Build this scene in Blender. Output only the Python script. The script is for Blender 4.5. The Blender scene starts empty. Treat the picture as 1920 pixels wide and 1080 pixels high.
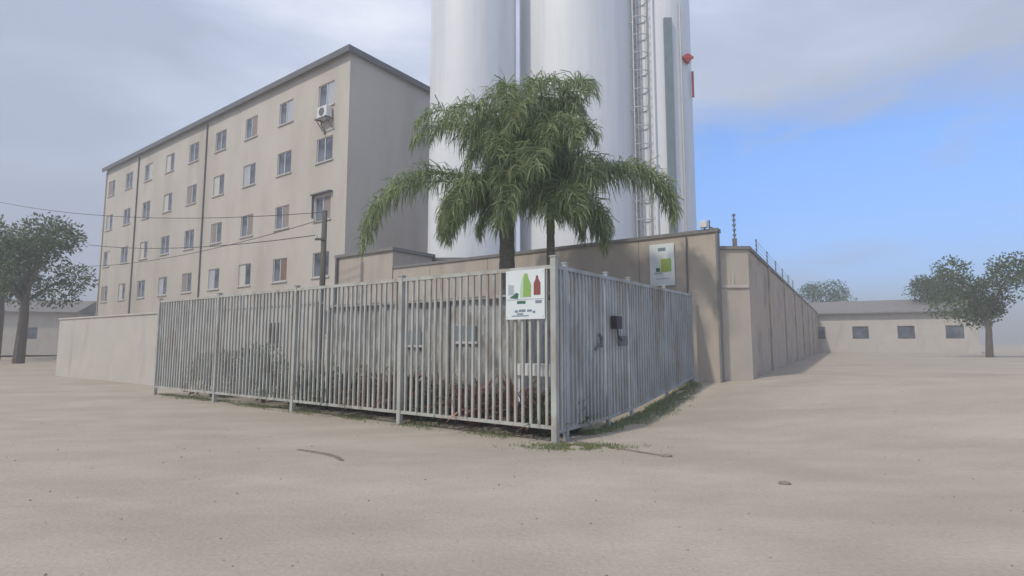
import bpy, math, random
from mathutils import Vector, Matrix, noise as mnoise
R = math.radians
sc = bpy.context.scene
col = sc.collection

# ------------------------------------------------------------------ camera
PITCH = math.atan(100/1020)
cam_d = bpy.data.cameras.new('camera')
cam = bpy.data.objects.new('camera', cam_d); col.objects.link(cam)
cam.location = (0, 0, 1.5)
cam.rotation_euler = (R(90)+PITCH, 0, 0)
cam_d.sensor_width = 36; cam_d.lens = 36*1020/1920
cam_d.clip_start = 0.05; cam_d.clip_end = 3000
sc.camera = cam

# ------------------------------------------------------------------ view
sc.view_settings.view_transform = 'Standard'
sc.view_settings.look = 'None'
sc.view_settings.exposure = 0.25
sc.view_settings.gamma = 1.0
sc.view_settings.use_curve_mapping = False

# ------------------------------------------------------------------ sun and sky
SUN_AZ = R(229); SUN_EL = R(50)
sd = bpy.data.lights.new('sun', 'SUN'); sd.energy = 2.1; sd.angle = R(2.5); sd.color = (1.0, .91, .78)
sun = bpy.data.objects.new('sun', sd); col.objects.link(sun)
tosun = Vector((math.sin(SUN_AZ)*math.cos(SUN_EL), math.cos(SUN_AZ)*math.cos(SUN_EL), math.sin(SUN_EL)))
sun.rotation_euler = tosun.to_track_quat('Z', 'Y').to_euler()
sun.location = (0, 0, 60)

w = bpy.data.worlds.new("World"); sc.world = w; w.use_nodes = True
nt = w.node_tree; N = nt.nodes; Lk = nt.links; N.clear()
wo = N.new('ShaderNodeOutputWorld'); bg = N.new('ShaderNodeBackground'); bg.inputs[1].default_value = .1
sky = N.new('ShaderNodeTexSky'); sky.sky_type = 'NISHITA'; sky.sun_disc = False
sky.sun_elevation = SUN_EL; sky.sun_rotation = SUN_AZ; sky.air_density = 1.0; sky.dust_density = .4; sky.ozone_density = 1.5
tc = N.new('ShaderNodeTexCoord'); sep = N.new('ShaderNodeSeparateXYZ'); Lk.new(tc.outputs['Generated'], sep.inputs[0])
def wmath(op, a, b=None, c=None, clamp=False):
    n = N.new('ShaderNodeMath'); n.operation = op; n.use_clamp = clamp
    for i, v in enumerate((a, b, c)):
        if v is None: continue
        if hasattr(v, 'links'): Lk.new(v, n.inputs[i])
        else: n.inputs[i].default_value = v
    return n.outputs[0]
def wnoise(scale, detail, rough, sx=1, sy=1, sz=1, off=(0,0,0), dist=0.0):
    m = N.new('ShaderNodeMapping'); m.inputs['Scale'].default_value = (sx, sy, sz); m.inputs['Location'].default_value = off
    Lk.new(tc.outputs['Generated'], m.inputs[0])
    n = N.new('ShaderNodeTexNoise'); n.inputs['Scale'].default_value = scale; n.inputs['Detail'].default_value = detail
    n.inputs['Roughness'].default_value = rough; n.inputs['Distortion'].default_value = dist
    Lk.new(m.outputs[0], n.inputs['Vector']); return n.outputs['Fac']
def wramp(v, pts):
    r = N.new('ShaderNodeValToRGB'); e = r.color_ramp.elements
    while len(e) < len(pts): e.new(.5)
    for el, (p, c) in zip(e, pts): el.position = p; el.color = (c[0], c[1], c[2], 1)
    Lk.new(v, r.inputs[0]); return r.outputs[0]
def wmix(f, a, b):
    n = N.new('ShaderNodeMix'); n.data_type = 'RGBA'
    for k, v in ((0, f), (6, a), (7, b)):
        if hasattr(v, 'links'): Lk.new(v, n.inputs[k])
        else: n.inputs[k].default_value = v
    return n.outputs[2]
Z = sep.outputs['Z']
n1 = wnoise(2.2, 6, .55, 1, 1, 2.6, (3.1, .4, 1.7), .3)
n2 = wnoise(1.1, 3, .5, 1, 1, 1.8, (.2, 5.4, .9))
# brightness of the cloud deck: paler towards straight ahead, greyer to the right
shade = wmath('ADD', wmath('MULTIPLY', n1, .75), wmath('MULTIPLY', n2, .45))
shade = wmath('SUBTRACT', shade, wmath('MULTIPLY', wmath('ABSOLUTE', wmath('ADD', sep.outputs['X'], .15)), .46))
shade = wmath('ADD', shade, wmath('MULTIPLY', Z, .22))
cloud = wramp(shade, [(.40, (4.0, 4.6, 6.0)), (.54, (5.0, 5.7, 7.3)), (.66, (6.6, 7.2, 8.5)), (.80, (8.4, 8.8, 9.6))])
# gap of clear sky under the deck, low on the right-hand side
edge = wmath('SUBTRACT', wmath('ADD', .375, wmath('MULTIPLY', wmath('SUBTRACT', n1, .5), .30)), Z)
gap = wmath('MULTIPLY', wmath('MULTIPLY', edge, 16, clamp=True), wmath('MULTIPLY', wmath('SUBTRACT', sep.outputs['X'], .22), 14, clamp=True))
wisp = wramp(wnoise(5.0, 5, .55, 1, 1, 3.0, (9.1, 2.4, 4.7), .4), [(.52, (0, 0, 0)), (.76, (.6, .6, .6))])
gap = wmath('MULTIPLY', gap, wmath('SUBTRACT', 1.0, wisp), clamp=True)
gapn = N.new('ShaderNodeMath')
clear = N.new('ShaderNodeMix'); clear.data_type = 'RGBA'; clear.blend_type = 'MULTIPLY'; clear.inputs[0].default_value = 1
Lk.new(sky.outputs[0], clear.inputs[6]); Lk.new(wramp(Z, [(0, (.40,.70,1.25)), (.10, (.75,1.10,1.75)), (.30, (1.15,1.6,2.2))]), clear.inputs[7])
fin = wmix(gap, cloud, clear.outputs[2])
Lk.new(fin, bg.inputs[0]); Lk.new(bg.outputs[0], wo.inputs[0])

# ------------------------------------------------------------------ helpers
def tag(o, label=None, cat=None, group=None, kind=None):
    if label: o['label'] = label
    if cat: o['category'] = cat
    if group: o['group'] = group
    if kind: o['kind'] = kind
    return o
def empty(name, loc=(0,0,0), rz=0, parent=None):
    o = bpy.data.objects.new(name, None); col.objects.link(o)
    o.location = loc; o.rotation_euler = (0, 0, rz); o.empty_display_size = .2
    if parent: o.parent = parent
    return o
def copy_tree(o, parent=None):
    c = o.copy(); col.objects.link(c)
    if parent: c.parent = parent
    for ch in list(o.children): copy_tree(ch, c)
    return c
class MB:
    def __init__(s): s.v = []; s.f = []
    def add(s, vs, fs):
        n = len(s.v); s.v += [tuple(v) for v in vs]; s.f += [tuple(i+n for i in f) for f in fs]
    def box(s, x0, x1, y0, y1, z0, z1, M=None):
        vs = [Vector((x, y, z)) for z in (z0, z1) for (x, y) in ((x0,y0),(x1,y0),(x1,y1),(x0,y1))]
        if M is not None: vs = [M @ v for v in vs]
        s.add(vs, [(3,2,1,0),(4,5,6,7),(0,1,5,4),(1,2,6,5),(2,3,7,6),(3,0,4,7)])
        return s
    def tube(s, pts, r, n=8, cap=True):
        pts = [Vector(p) for p in pts]; rs = r if isinstance(r, (list, tuple)) else [r]*len(pts)
        rings = []; up = None
        for i, p in enumerate(pts):
            d = (pts[min(i+1, len(pts)-1)]-pts[max(i-1, 0)]).normalized()
            if up is None: up = Vector((1,0,0)) if abs(d.z) > .8 else Vector((0,0,1))
            a = d.cross(up).normalized(); b = d.cross(a).normalized(); up = b.cross(d) if False else up
            rings.append([p + (a*math.cos(t)+b*math.sin(t))*rs[i] for t in [2*math.pi*k/n for k in range(n)]])
        vs = [v for q in rings for v in q]; fs = []
        for i in range(len(pts)-1):
            for k in range(n):
                k2 = (k+1) % n; fs.append((i*n+k, i*n+k2, (i+1)*n+k2, (i+1)*n+k))
        if cap: fs.append(tuple(range(n))[::-1]); fs.append(tuple((len(pts)-1)*n+k for k in range(n)))
        s.add(vs, fs); return s
    def prism(s, prof, y0, y1, M=None):     # prof: list of (x, z)
        n = len(prof)
        vs = [Vector((x, y0, z)) for x, z in prof]+[Vector((x, y1, z)) for x, z in prof]
        if M is not None: vs = [M @ v for v in vs]
        fs = [tuple(range(n)), tuple(range(2*n-1, n-1, -1))]
        fs += [(i, i+n, (i+1) % n+n, (i+1) % n) for i in range(n)]
        s.add(vs, fs); return s
    def build(s, name, mat, parent=None, smooth=False, bevel=0, loc=None):
        me = bpy.data.meshes.new(name); me.from_pydata(s.v, [], s.f); me.update()
        if mat: me.materials.append(mat)
        if smooth:
            for p in me.polygons: p.use_smooth = True
        o = bpy.data.objects.new(name, me); col.objects.link(o)
        if parent: o.parent = parent
        if loc: o.location = loc
        if bevel:
            b = o.modifiers.new('bevel', 'BEVEL'); b.width = bevel; b.segments = 2; b.limit_method = 'ANGLE'
        return o

# ------------------------------------------------------------------ materials
def mat(name, base, rough=.8, var=.12, scale=3.0, stretch=(1,1,1), spec=.3, metal=0.0, bump=0.0, bscale=40, stain=None, stain_scale=(1,1,1), stain_amt=(.55,.8), space='Object', rot=0.0, fine=0.0):
    m = bpy.data.materials.new(name); m.use_nodes = True; t = m.node_tree; n = t.nodes; l = t.links
    b = n['Principled BSDF']; b.inputs['Roughness'].default_value = rough
    b.inputs['Specular IOR Level'].default_value = spec; b.inputs['Metallic'].default_value = metal
    tc = n.new('ShaderNodeTexCoord'); mp = n.new('ShaderNodeMapping')
    if space == 'World':
        g = n.new('ShaderNodeNewGeometry'); l.new(g.outputs['Position'], mp.inputs[0]); src = g.outputs['Position']
    else: l.new(tc.outputs['Object'], mp.inputs[0]); src = tc.outputs['Object']
    mp.inputs['Scale'].default_value = stretch; mp.inputs['Rotation'].default_value = (0, 0, rot)
    nz = n.new('ShaderNodeTexNoise'); nz.inputs['Scale'].default_value = scale; nz.inputs['Detail'].default_value = 7; nz.inputs['Roughness'].default_value = .6
    l.new(mp.outputs[0], nz.inputs['Vector'])
    r = n.new('ShaderNodeValToRGB'); r.color_ramp.elements[0].position = .3; r.color_ramp.elements[1].position = .7
    r.color_ramp.elements[0].color = tuple(c*(1-var) for c in base)+(1,); r.color_ramp.elements[1].color = tuple(min(1, c*(1+var)) for c in base)+(1,)
    l.new(nz.outputs['Fac'], r.inputs[0]); out = r.outputs[0]
    if stain:
        m2 = n.new('ShaderNodeMapping'); m2.inputs['Scale'].default_value = stain_scale; m2.inputs['Rotation'].default_value = (0, 0, rot); l.new(src, m2.inputs[0])
        s2 = n.new('ShaderNodeTexNoise'); s2.inputs['Scale'].default_value = 1; s2.inputs['Detail'].default_value = 6; s2.inputs['Roughness'].default_value = .62; s2.inputs['Distortion'].default_value = .3
        l.new(m2.outputs[0], s2.inputs['Vector'])
        mr = n.new('ShaderNodeMapRange'); mr.inputs[1].default_value = stain_amt[0]; mr.inputs[2].default_value = stain_amt[1]; l.new(s2.outputs['Fac'], mr.inputs[0])
        mx = n.new('ShaderNodeMix'); mx.data_type = 'RGBA'; l.new(mr.outputs[0], mx.inputs[0]); l.new(out, mx.inputs[6]); mx.inputs[7].default_value = tuple(stain)+(1,)
        out = mx.outputs[2]
    if fine:
        f = n.new('ShaderNodeTexNoise'); f.inputs['Scale'].default_value = 26; f.inputs['Detail'].default_value = 5; f.inputs['Roughness'].default_value = .75; l.new(src, f.inputs['Vector'])
        fr = n.new('ShaderNodeMapRange'); fr.inputs[1].default_value = .3; fr.inputs[2].default_value = .7; fr.inputs[3].default_value = 1-fine; fr.inputs[4].default_value = 1+fine; l.new(f.outputs['Fac'], fr.inputs[0])
        vm = n.new('ShaderNodeVectorMath'); vm.operation = 'SCALE'; l.new(out, vm.inputs[0]); l.new(fr.outputs[0], vm.inputs['Scale']); out = vm.outputs[0]
    l.new(out, b.inputs['Base Color'])
    if bump:
        bn = n.new('ShaderNodeTexNoise'); bn.inputs['Scale'].default_value = bscale; bn.inputs['Detail'].default_value = 6; l.new(src, bn.inputs['Vector'])
        bu = n.new('ShaderNodeBump'); bu.inputs['Strength'].default_value = bump; bu.inputs['Distance'].default_value = .02
        l.new(bn.outputs['Fac'], bu.inputs['Height']); l.new(bu.outputs[0], b.inputs['Normal'])
    return m
def leafmat(name, dark, light, trans=.25, dry=None):
    m = bpy.data.materials.new(name); m.use_nodes = True; t = m.node_tree; n = t.nodes; l = t.links
    b = n['Principled BSDF']; b.inputs['Roughness'].default_value = .5; b.inputs['Specular IOR Level'].default_value = .35
    g = n.new('ShaderNodeNewGeometry'); r = n.new('ShaderNodeValToRGB')
    r.color_ramp.elements[0].color = tuple(dark)+(1,); r.color_ramp.elements[1].color = tuple(light)+(1,)
    if dry:
        r.color_ramp.elements[1].position = .92; e = r.color_ramp.elements.new(.96); e.color = tuple(dry)+(1,)
    l.new(g.outputs['Random Per Island'], r.inputs[0]); l.new(r.outputs[0], b.inputs['Base Color'])
    tr = n.new('ShaderNodeBsdfTranslucent'); l.new(r.outputs[0], tr.inputs[0])
    mx = n.new('ShaderNodeMixShader'); mx.inputs[0].default_value = trans
    l.new(b.outputs[0], mx.inputs[1]); l.new(tr.outputs[0], mx.inputs[2]); l.new(mx.outputs[0], n['Material Output'].inputs[0])
    return m

TR = R(-145.5)
M = {}
M['ground'] = mat('sandy_ground', (.40,.355,.30), .95, .09, 1.1, (.6,1.1,1), .12, bump=.45, bscale=26, stain=(.325,.285,.235), stain_scale=(.30,.75,1), stain_amt=(.42,.72), space='World', rot=R(-35), fine=.10)
M['wall'] = mat('render_wall', (.47,.42,.365), .9, .07, 1.5, (1,1,1), .2, bump=.25, bscale=30, stain=(.34,.305,.27), stain_scale=(1.4,1.4,.35), stain_amt=(.52,.78))
M['wall2'] = mat('rough_render_wall', (.47,.40,.335), .92, .08, 2.0, (1,1,1), .2, bump=.3, bscale=25, stain=(.28,.255,.225), stain_scale=(.9,.9,1.0), stain_amt=(.50,.72))
M['coping'] = mat('wall_coping', (.22,.215,.21), .9, .15, 4, bump=.2)
M['block'] = mat('apartment_render', (.54,.50,.45), .9, .05, .5, (1,1,.5), .2, bump=.15, bscale=20, stain=(.43,.385,.335), stain_scale=(.35,.35,.12), stain_amt=(.45,.75))
M['pale'] = mat('pale_wall', (.52,.49,.45), .9, .06, 1.0, stain=(.4,.37,.33), stain_scale=(1,1,.3))
M['fascia'] = mat('roof_fascia', (.15,.15,.16), .8, .12, 2)
M['roof'] = mat('roof_sheet', (.2,.19,.19), .8, .12, 2)
M['frame'] = mat('window_frame', (.55,.56,.58), .5, .05, 5)
M['rust'] = mat('brown_board', (.22,.14,.10), .9, .2, 8)
M['curtain'] = mat('curtain', (.42,.44,.50), .9, .12, 6, (4,4,.4))
M['curtainB'] = mat('pale_curtain', (.55,.53,.48), .9, .15, 8, (6,6,.3))
M['curtainC'] = mat('brown_curtain', (.28,.24,.22), .9, .15, 8, (6,6,.3))
M['galv'] = mat('galvanised_steel', (.44,.45,.425), .7, .14, 3, (1,1,.6), .2, metal=.0, stain=(.29,.24,.19), stain_scale=(5,5,1.8), stain_amt=(.50,.75), space='World')
M['galvShade'] = mat('shaded_weathered_steel', (.38,.41,.42), .7, .18, 3, (1,1,.6), .2, stain=(.28,.26,.24), stain_scale=(2.2,2.2,.9), stain_amt=(.46,.7), space='World')  # duller, bluer copy of the fence steel, right run's shade mixed into the colour
M['corr'] = mat('corrugated_steel', (.40,.41,.40), .65, .30, 1.6, (3.5,3.5,1.2), .3, stain=(.19,.18,.165), stain_scale=(4.5,4.5,1.6), stain_amt=(.44,.62))
M['silo'] = mat('silo_paint', (.75,.77,.79), .42, .03, .6, (1.5,1.5,.12), .5, stain=(.55,.59,.64), stain_scale=(.9,.9,.05), stain_amt=(.5,.8))
M['steel'] = mat('ladder_steel', (.50,.51,.50), .5, .1, 5, metal=.3)
M['duct'] = mat('duct_paint', (.20,.25,.28), .5, .08, 2)
M['red'] = mat('red_paint', (.42,.08,.08), .5, .1, 5)
M['dark'] = mat('dark_plastic', (.035,.035,.045), .5, .2, 6)
M['white'] = mat('white_paint', (.70,.71,.72), .5, .04, 5)
M['signwhite'] = mat('sign_face', (.72,.78,.80), .4, .04, 2)
M['concrete'] = mat('concrete', (.34,.34,.32), .9, .14, 4, bump=.3, stain=(.2,.2,.18), stain_scale=(2,2,1))
M['trunk'] = mat('palm_trunk', (.17,.16,.135), .95, .25, 5, (1,1,4), bump=.6, bscale=18)
M['pole'] = mat('pole_wood', (.11,.105,.09), .9, .2, 6, (1,1,.2))
M['stone'] = mat('stone', (.24,.21,.175), .95, .25, 9, bump=.6)
M['wire'] = mat('wire', (.07,.07,.07), .6, .1, 5)
M['frondA'] = leafmat('palm_leaf', (.10,.155,.07), (.37,.45,.22), .4, (.34,.30,.16))
M['stem'] = mat('frond_stem', (.16,.19,.08), .7, .15, 5)
M['leafB'] = leafmat('bush_leaf', (.05,.08,.04), (.19,.22,.12), .25, (.30,.24,.16))
M['leafR'] = leafmat('red_leaf', (.20,.09,.07), (.46,.24,.19))
M['grass'] = leafmat('grass_blade', (.17,.21,.09), (.33,.35,.19), .3)
M['leafT'] = leafmat('tree_leaf', (.045,.075,.035), (.17,.22,.09), .35)
M['bark'] = mat('tree_bark', (.13,.11,.09), .95, .25, 8, (1,1,.3))
def flat(name, c, r=.45): return mat(name, c, r, .04, 8)
M['g1'] = flat('sign_green', (.28,.44,.13)); M['g2'] = flat('sign_dark_green', (.06,.16,.12)); M['rb'] = flat('sign_brown', (.27,.09,.08))
M['bl'] = flat('sign_slate', (.20,.27,.33)); M['g3'] = flat('sign_olive', (.40,.46,.10)); M['pk'] = flat('sign_pale_grey', (.42,.48,.52)); M['pg'] = flat('sign_pale_green', (.46,.66,.46))
# glass
def glass():
    m = bpy.data.materials.new('window_glass'); m.use_nodes = True; t = m.node_tree; n = t.nodes; l = t.links
    b = n['Principled BSDF']; b.inputs['Roughness'].default_value = .12; b.inputs['Specular IOR Level'].default_value = .7
    g = n.new('ShaderNodeTexCoord'); z = n.new('ShaderNodeTexNoise'); z.inputs['Scale'].default_value = 1.3; l.new(g.outputs['Object'], z.inputs['Vector'])
    r = n.new('ShaderNodeValToRGB'); r.color_ramp.elements[0].color = (.06,.07,.085,1); r.color_ramp.elements[1].color = (.16,.18,.22,1)
    r.color_ramp.elements[0].position = .35; r.color_ramp.elements[1].position = .65
    l.new(z.outputs['Fac'], r.inputs[0]); l.new(r.outputs[0], b.inputs['Base Color']); return m
M['glass'] = glass()

# ------------------------------------------------------------------ layout of the place (metres)
def sstep(a, b, x):
    u = max(0, min(1, (x-a)/(b-a))); return u*u*(3-2*u)
def gz(x, y):
    return .6*sstep(8, 15.5, .6*x+.8*y)
C = Vector((.64, 8.2, 0))                      # the corner of the two fences
FL = Vector((-math.sin(R(55.5)), math.cos(R(55.5)), 0))   # along the left fence, away from the corner
FN = Vector((math.cos(R(55.5)), math.sin(R(55.5)), 0))    # into the yard
FR = Vector((.5878, .8090, 0))                 # along the right fence
AL = Vector((-.809, .588, 0)); AR = Vector((.588, .809, 0))
WC = Vector((5.07, 13.26, 0))                  # right end of the compound wall
def frame(o, ux, uy=None):
    ux = ux.normalized(); uy = uy or Vector((-ux.y, ux.x, 0)); 
    return Matrix(((ux.x, uy.x, 0, o.x), (ux.y, uy.y, 0, o.y), (0, 0, 1, o.z), (0, 0, 0, 1)))

# ------------------------------------------------------------------ ground
def axis(lo, hi, f0, f1, st, n):
    a = [f0+st*i for i in range(int((f1-f0)/st)+1)]
    out = [f0-(f0-lo)*((i/n)**2.4) for i in range(n, 0, -1)]+a+[a[-1]+(hi-a[-1])*((i/n)**2.4) for i in range(1, n+1)]
    return out
xs = axis(-1500, 1500, -12, 14, .14, 20); ys = axis(-300, 2000, .5, 24, .14, 20)
g = MB(); nx = len(xs)
for y in ys:
    for x in xs:
        z = gz(x, y)
        if -13 < x < 15 and 0 < y < 25:
            p = Vector((x, y, 0)); a = p.dot(FL); b = p.dot(FN)
            z += .004*mnoise.noise(Vector((a*.35, b*1.1, 3)))+.005*mnoise.noise(Vector((x*2.2, y*2.2, 7)))
            z += -.005*math.exp(-((b-3.6)/.16)**2)-.006*math.exp(-((b-2.1)/.17)**2)-.006*math.exp(-((b-4.9)/.14)**2)   # wheel tracks
        g.v.append((x, y, z))
for j in range(len(ys)-1):
    for i in range(nx-1):
        k = j*nx+i; g.f.append((k, k+1, k+nx+1, k+nx))
tag(g.build('ground', M['ground'], smooth=True), kind='structure')

m = MB(); n = 120
for i in range(n+1):
    a = R(-75+150*i/n); h = 9+9*mnoise.noise(Vector((a*2.2, 0, 4)))+3*mnoise.noise(Vector((a*9, 0, 8)))
    for rr_, hh in ((430, -2), (560, h*.7), (700, h*1.4+2), (900, -2)): m.v.append((math.sin(a)*rr_, math.cos(a)*rr_, hh))
for i in range(n):
    for k in range(3): m.f.append((i*4+k, i*4+k+1, i*4+k+5, i*4+k+4))
tag(m.build('hills', mat('hill_cover', (.24,.24,.18), .95, .3, .05, stain=(.30,.27,.20), stain_scale=(.02,.02,.02)), smooth=True), kind='structure')
# ------------------------------------------------------------------ wall builder with real openings
def pierced(mb, L, H, ops, T=None, z0=0, depth=.16):
    """front face in the local x-z plane facing -y, with rectangular holes (x0,x1,z0,z1) and reveals"""
    X = sorted(set([0, L]+[o[0] for o in ops]+[o[1] for o in ops])); Zs = sorted(set([z0, H]+[o[2] for o in ops]+[o[3] for o in ops]))
    for i in range(len(X)-1):
        for k in range(len(Zs)-1):
            cx, cz = (X[i]+X[i+1])/2, (Zs[k]+Zs[k+1])/2
            if any(o[0] < cx < o[1] and o[2] < cz < o[3] for o in ops): continue
            vs = [Vector((X[i],0,Zs[k])), Vector((X[i+1],0,Zs[k])), Vector((X[i+1],0,Zs[k+1])), Vector((X[i],0,Zs[k+1]))]
            mb.add([T @ v for v in vs] if T else vs, [(0,1,2,3)])
    for (a, b, c, d) in ops:
        q = [(a,c),(b,c),(b,d),(a,d)]
        for i in range(4):
            p, r = q[i], q[(i+1) % 4]
            vs = [Vector((p[0],0,p[1])), Vector((r[0],0,r[1])), Vector((r[0],depth,r[1])), Vector((p[0],depth,p[1]))]
            mb.add([T @ v for v in vs] if T else vs, [(0,1,2,3)])

# ------------------------------------------------------------------ apartment building
BC = Vector((-8.4, 27, .3)); BL = 34.0; BD = 9.0; BH = 16.3
apt = empty('apartment_building', BC, math.atan2(-AL.y, -AL.x))   # local +x runs along the long side towards the corner
tag(apt, 'beige apartment block with rows of small windows and a dark flat roof edge', 'building')
rowz = [2.15, 5.2, 8.22, 11.4, 14.42]; colx = [-1.98-3.82*i for i in range(9)]
ops = []; rnd = random.Random(5)
for ci, cx in enumerate(colx):
    for ri, rz in enumerate(rowz):
        ops.append((cx-.70, cx+.70, rz-.66, rz+.66))
opsS = [(o[0]+BL, o[1]+BL, o[2], o[3]) for o in ops]
wb = MB(); pierced(wb, BL, BH, opsS, Matrix.Translation((-BL,0,0)), z0=-.5)
wb.add([(0,0,-.5),(0,BD,-.5),(0,BD,BH),(0,0,BH)], [(0,1,2,3)])
wb.add([(0,BD,-.5),(-BL,BD,-.5),(-BL,BD,BH),(0,BD,BH)], [(0,1,2,3)])
wb.add([(-BL,BD,-.5),(-BL,0,-.5),(-BL,0,BH),(-BL,BD,BH)], [(0,1,2,3)])
wb.build('wall', M['block'], apt)
rf = MB(); rf.prism([(-BL-.22,BH),(.17,BH),(.17,BH+.1),(-BL-.22,BH+.1)], -.22, BD+.22); ro = rf.build('roof', M['roof'], apt)
fa = MB(); fa.box(-BL-.29,.24,-.29,-.22,BH-.20,BH+.13); fa.box(.17,.24,-.217,BD+.22,BH-.20,BH+.13); fa.box(-BL-.29,.24,BD+.223,BD+.29,BH-.20,BH+.13)
fa.build('fascia', M['fascia'], ro)
ch = MB(); ch.tube([(-8.8,1.0,BH+.1),(-8.8,1.0,BH+.95)], .13, 10); ch.tube([(-8.8,1.0,BH+.95),(-8.8,1.0,BH+1.12)], [.22,.05], 10); ch.build('vent_pipe', M['fascia'], ro)
def winmesh(kind):
    f = MB(); W, H = .70, .66
    for (a, b, c, d) in ((-W,W,-H,-H+.06),(-W,W,H-.06,H),(-W,-W+.06,-H+.06,H-.06),(W-.06,W,-H+.06,H-.06)): f.box(a, b, .05, .11, c, d)
    f.box(-.035,.035,.04,.12,-H+.06,H-.06)
    return f
wf = winmesh(0); fr0 = None
pm = MB(); pm.box(-.64,.64,.085,.095,-.60,.60)
hp = MB(); hp.box(.035,.64,.12,.14,-.60,.60)      # a curtain or board behind/over one half
for ci, cx in enumerate(colx):
    for ri, rz in enumerate(rowz):
        o = MB(); o.v, o.f = wf.v, wf.f
        if fr0 is None: fr0 = wf.build('window', M['frame'], apt); wo_ = fr0
        else: wo_ = fr0.copy(); col.objects.link(wo_); wo_.parent = apt
        wo_.location = (cx, 0, rz)
        if ci == 0 and ri == 0: p0 = pm.build('pane', M['glass'], wo_); 
        else: p = p0.copy(); col.objects.link(p); p.parent = wo_
        if ci == 0 and ri == 0:
            b = MB(); b.box(-.78, .78, -.07, .03, -.73, -.662); s0 = b.build('sill', M['pale'], wo_)
        else: b = s0.copy(); col.objects.link(b); b.parent = wo_
        k = rnd.random()
        if (ci, ri) == (1, 1):
            b = MB(); b.box(.05,.64,.06,.082,-.60,.60); b.build('board', M['rust'], wo_)
        elif (ci, ri) in ((0,4),(0,2),(1,4)) or k < .55:
            s = -1 if k < .3 else 1
            b = MB(); b.box(-.64 if s < 0 else .05, -.05 if s < 0 else .64, .06, .08, -.6, .6); b.build('curtain', M[['curtain','curtainB','curtainC'][int(k*37) % 3]], wo_)
# awning frame over the third window up at the corner
aw = MB(); aw.box(colx[0]-.85, colx[0]+.85, -.22, 0, 8.95, 9.02); aw.box(colx[0]-.85, colx[0]-.79, -.10, 0, 7.75, 8.95)
aw.build('window_hood', M['fascia'], apt)
# air conditioner on its bracket
acu = MB(); acu.box(-.42,.42,-.42,-.06,-.3,.3); ac = acu.build('air_conditioner', M['white'], apt, bevel=.02, loc=(-1.75,0,13.28))
fan = MB(); fan.tube([(0,-.42,0),(0,-.44,0)], .22, 20); fan.build('fan_grille', M['fascia'], ac)
br = MB(); br.box(-.45,-.40,-.5,0,-.38,-.31); br.box(.40,.45,-.5,0,-.38,-.31); br.box(-.5,.5,-.5,-.46,-.40,-.34)
br.tube([(-.42,-.45,-.38),(-.42,-.02,-.85)], .025, 6); br.tube([(.42,-.45,-.38),(.42,-.02,-.85)], .025, 6); br.build('bracket', M['fascia'], ac)
dr = MB(); dr.tube([(-.55,-.05,.5),(-.55,-.05,-.5),(-.2,-.05,-.9),(-.2,-.05,-1.1)], .04, 6); dr.build('drain_hose', M['fascia'], ac)
for xx in (colx[3]-1.9, colx[6]-1.9):
    d_ = MB(); d_.tube([(xx,-.06,0),(xx,-.06,BH-.3)], .05, 8); d_.build('downpipe', M['fascia'], apt)
dp = MB(); dp.tube([(-BL+.2,-.06,0),(-BL+.2,-.06,BH-.3)], .05, 8); dp.build('downpipe', M['block'], apt)

# ------------------------------------------------------------------ annex
ax = WC+AL*11.8
an = empty('annex_building', (ax.x, ax.y, .4), math.atan2(-AL.y, -AL.x)); tag(an, 'low beige annex wall with a flat dark edge behind the fence, left of the palm', 'building')
m = MB(); m.box(-3.37, 0, 0, 2.1, -.5, 4.5); m.build('wall', M['wall'], an)
m = MB(); m.box(-3.45, .08, -.08, 2.2, 4.5, 4.62); m.build('roof', M['coping'], an)
m = MB(); m.tube([(-3.3,-.07,0),(-3.3,-.07,4.5)], .06, 8); m.build('downpipe', M['fascia'], an)

# ------------------------------------------------------------------ silo-yard wall
m = MB(); m.box(-3.4, 1.6, 22.0, 22.25, 0, 4.8)
sy = m.build('yard_wall', M['concrete']); tag(sy, 'plain grey concrete wall standing in front of the silos behind the palm', 'wall')
m = MB(); m.box(-3.4, 1.6, 21.95, 22.3, 4.8, 4.9); m.build('coping', M['coping'], sy)

# ------------------------------------------------------------------ compound wall
def wallrun(name, p, d, L, z0, z1, T, mt, label, cap=.08, capm='coping', piers=()):
    o = empty(name, (p.x, p.y, 0), math.atan2(d.y, d.x)); tag(o, label, 'wall')
    m = MB(); m.box(0, L, 0, T, z0, z1); m.build('wall_face', mt, o)
    if cap:
        m = MB(); m.box(-.03, L+.03, -.04, T+.04, z1, z1+cap); m.build('coping', M[capm], o)
    for a in piers:
        m = MB(); m.box(a-.14, a+.14, -.06, 0, z0, z1-.003); m.build('pier', mt, o)
    return o
pe = WC+AL*11.75
cw = wallrun('compound_wall', pe, -AL, 11.75, -.2, 4.2, .2, M['wall'], 'tall beige rendered wall behind the palm, ending beside the end of the fence', cap=.09)
m = MB(); m.tube([(11.0,-.04,.3),(11.0,-.04,4.15)], .022, 8); m.build('conduit', M['fascia'], cw)
m = MB(); m.box(11.71,11.755,-.02,.205,.0,4.2); m.build('end_trim', M['coping'], cw)
for k in range(4):
    m = MB(); m.box(1.9+2.6*k-.01, 1.9+2.6*k+.01, -.004, 0, .2, 4.2); m.build('joint', M['coping'], cw)
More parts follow.
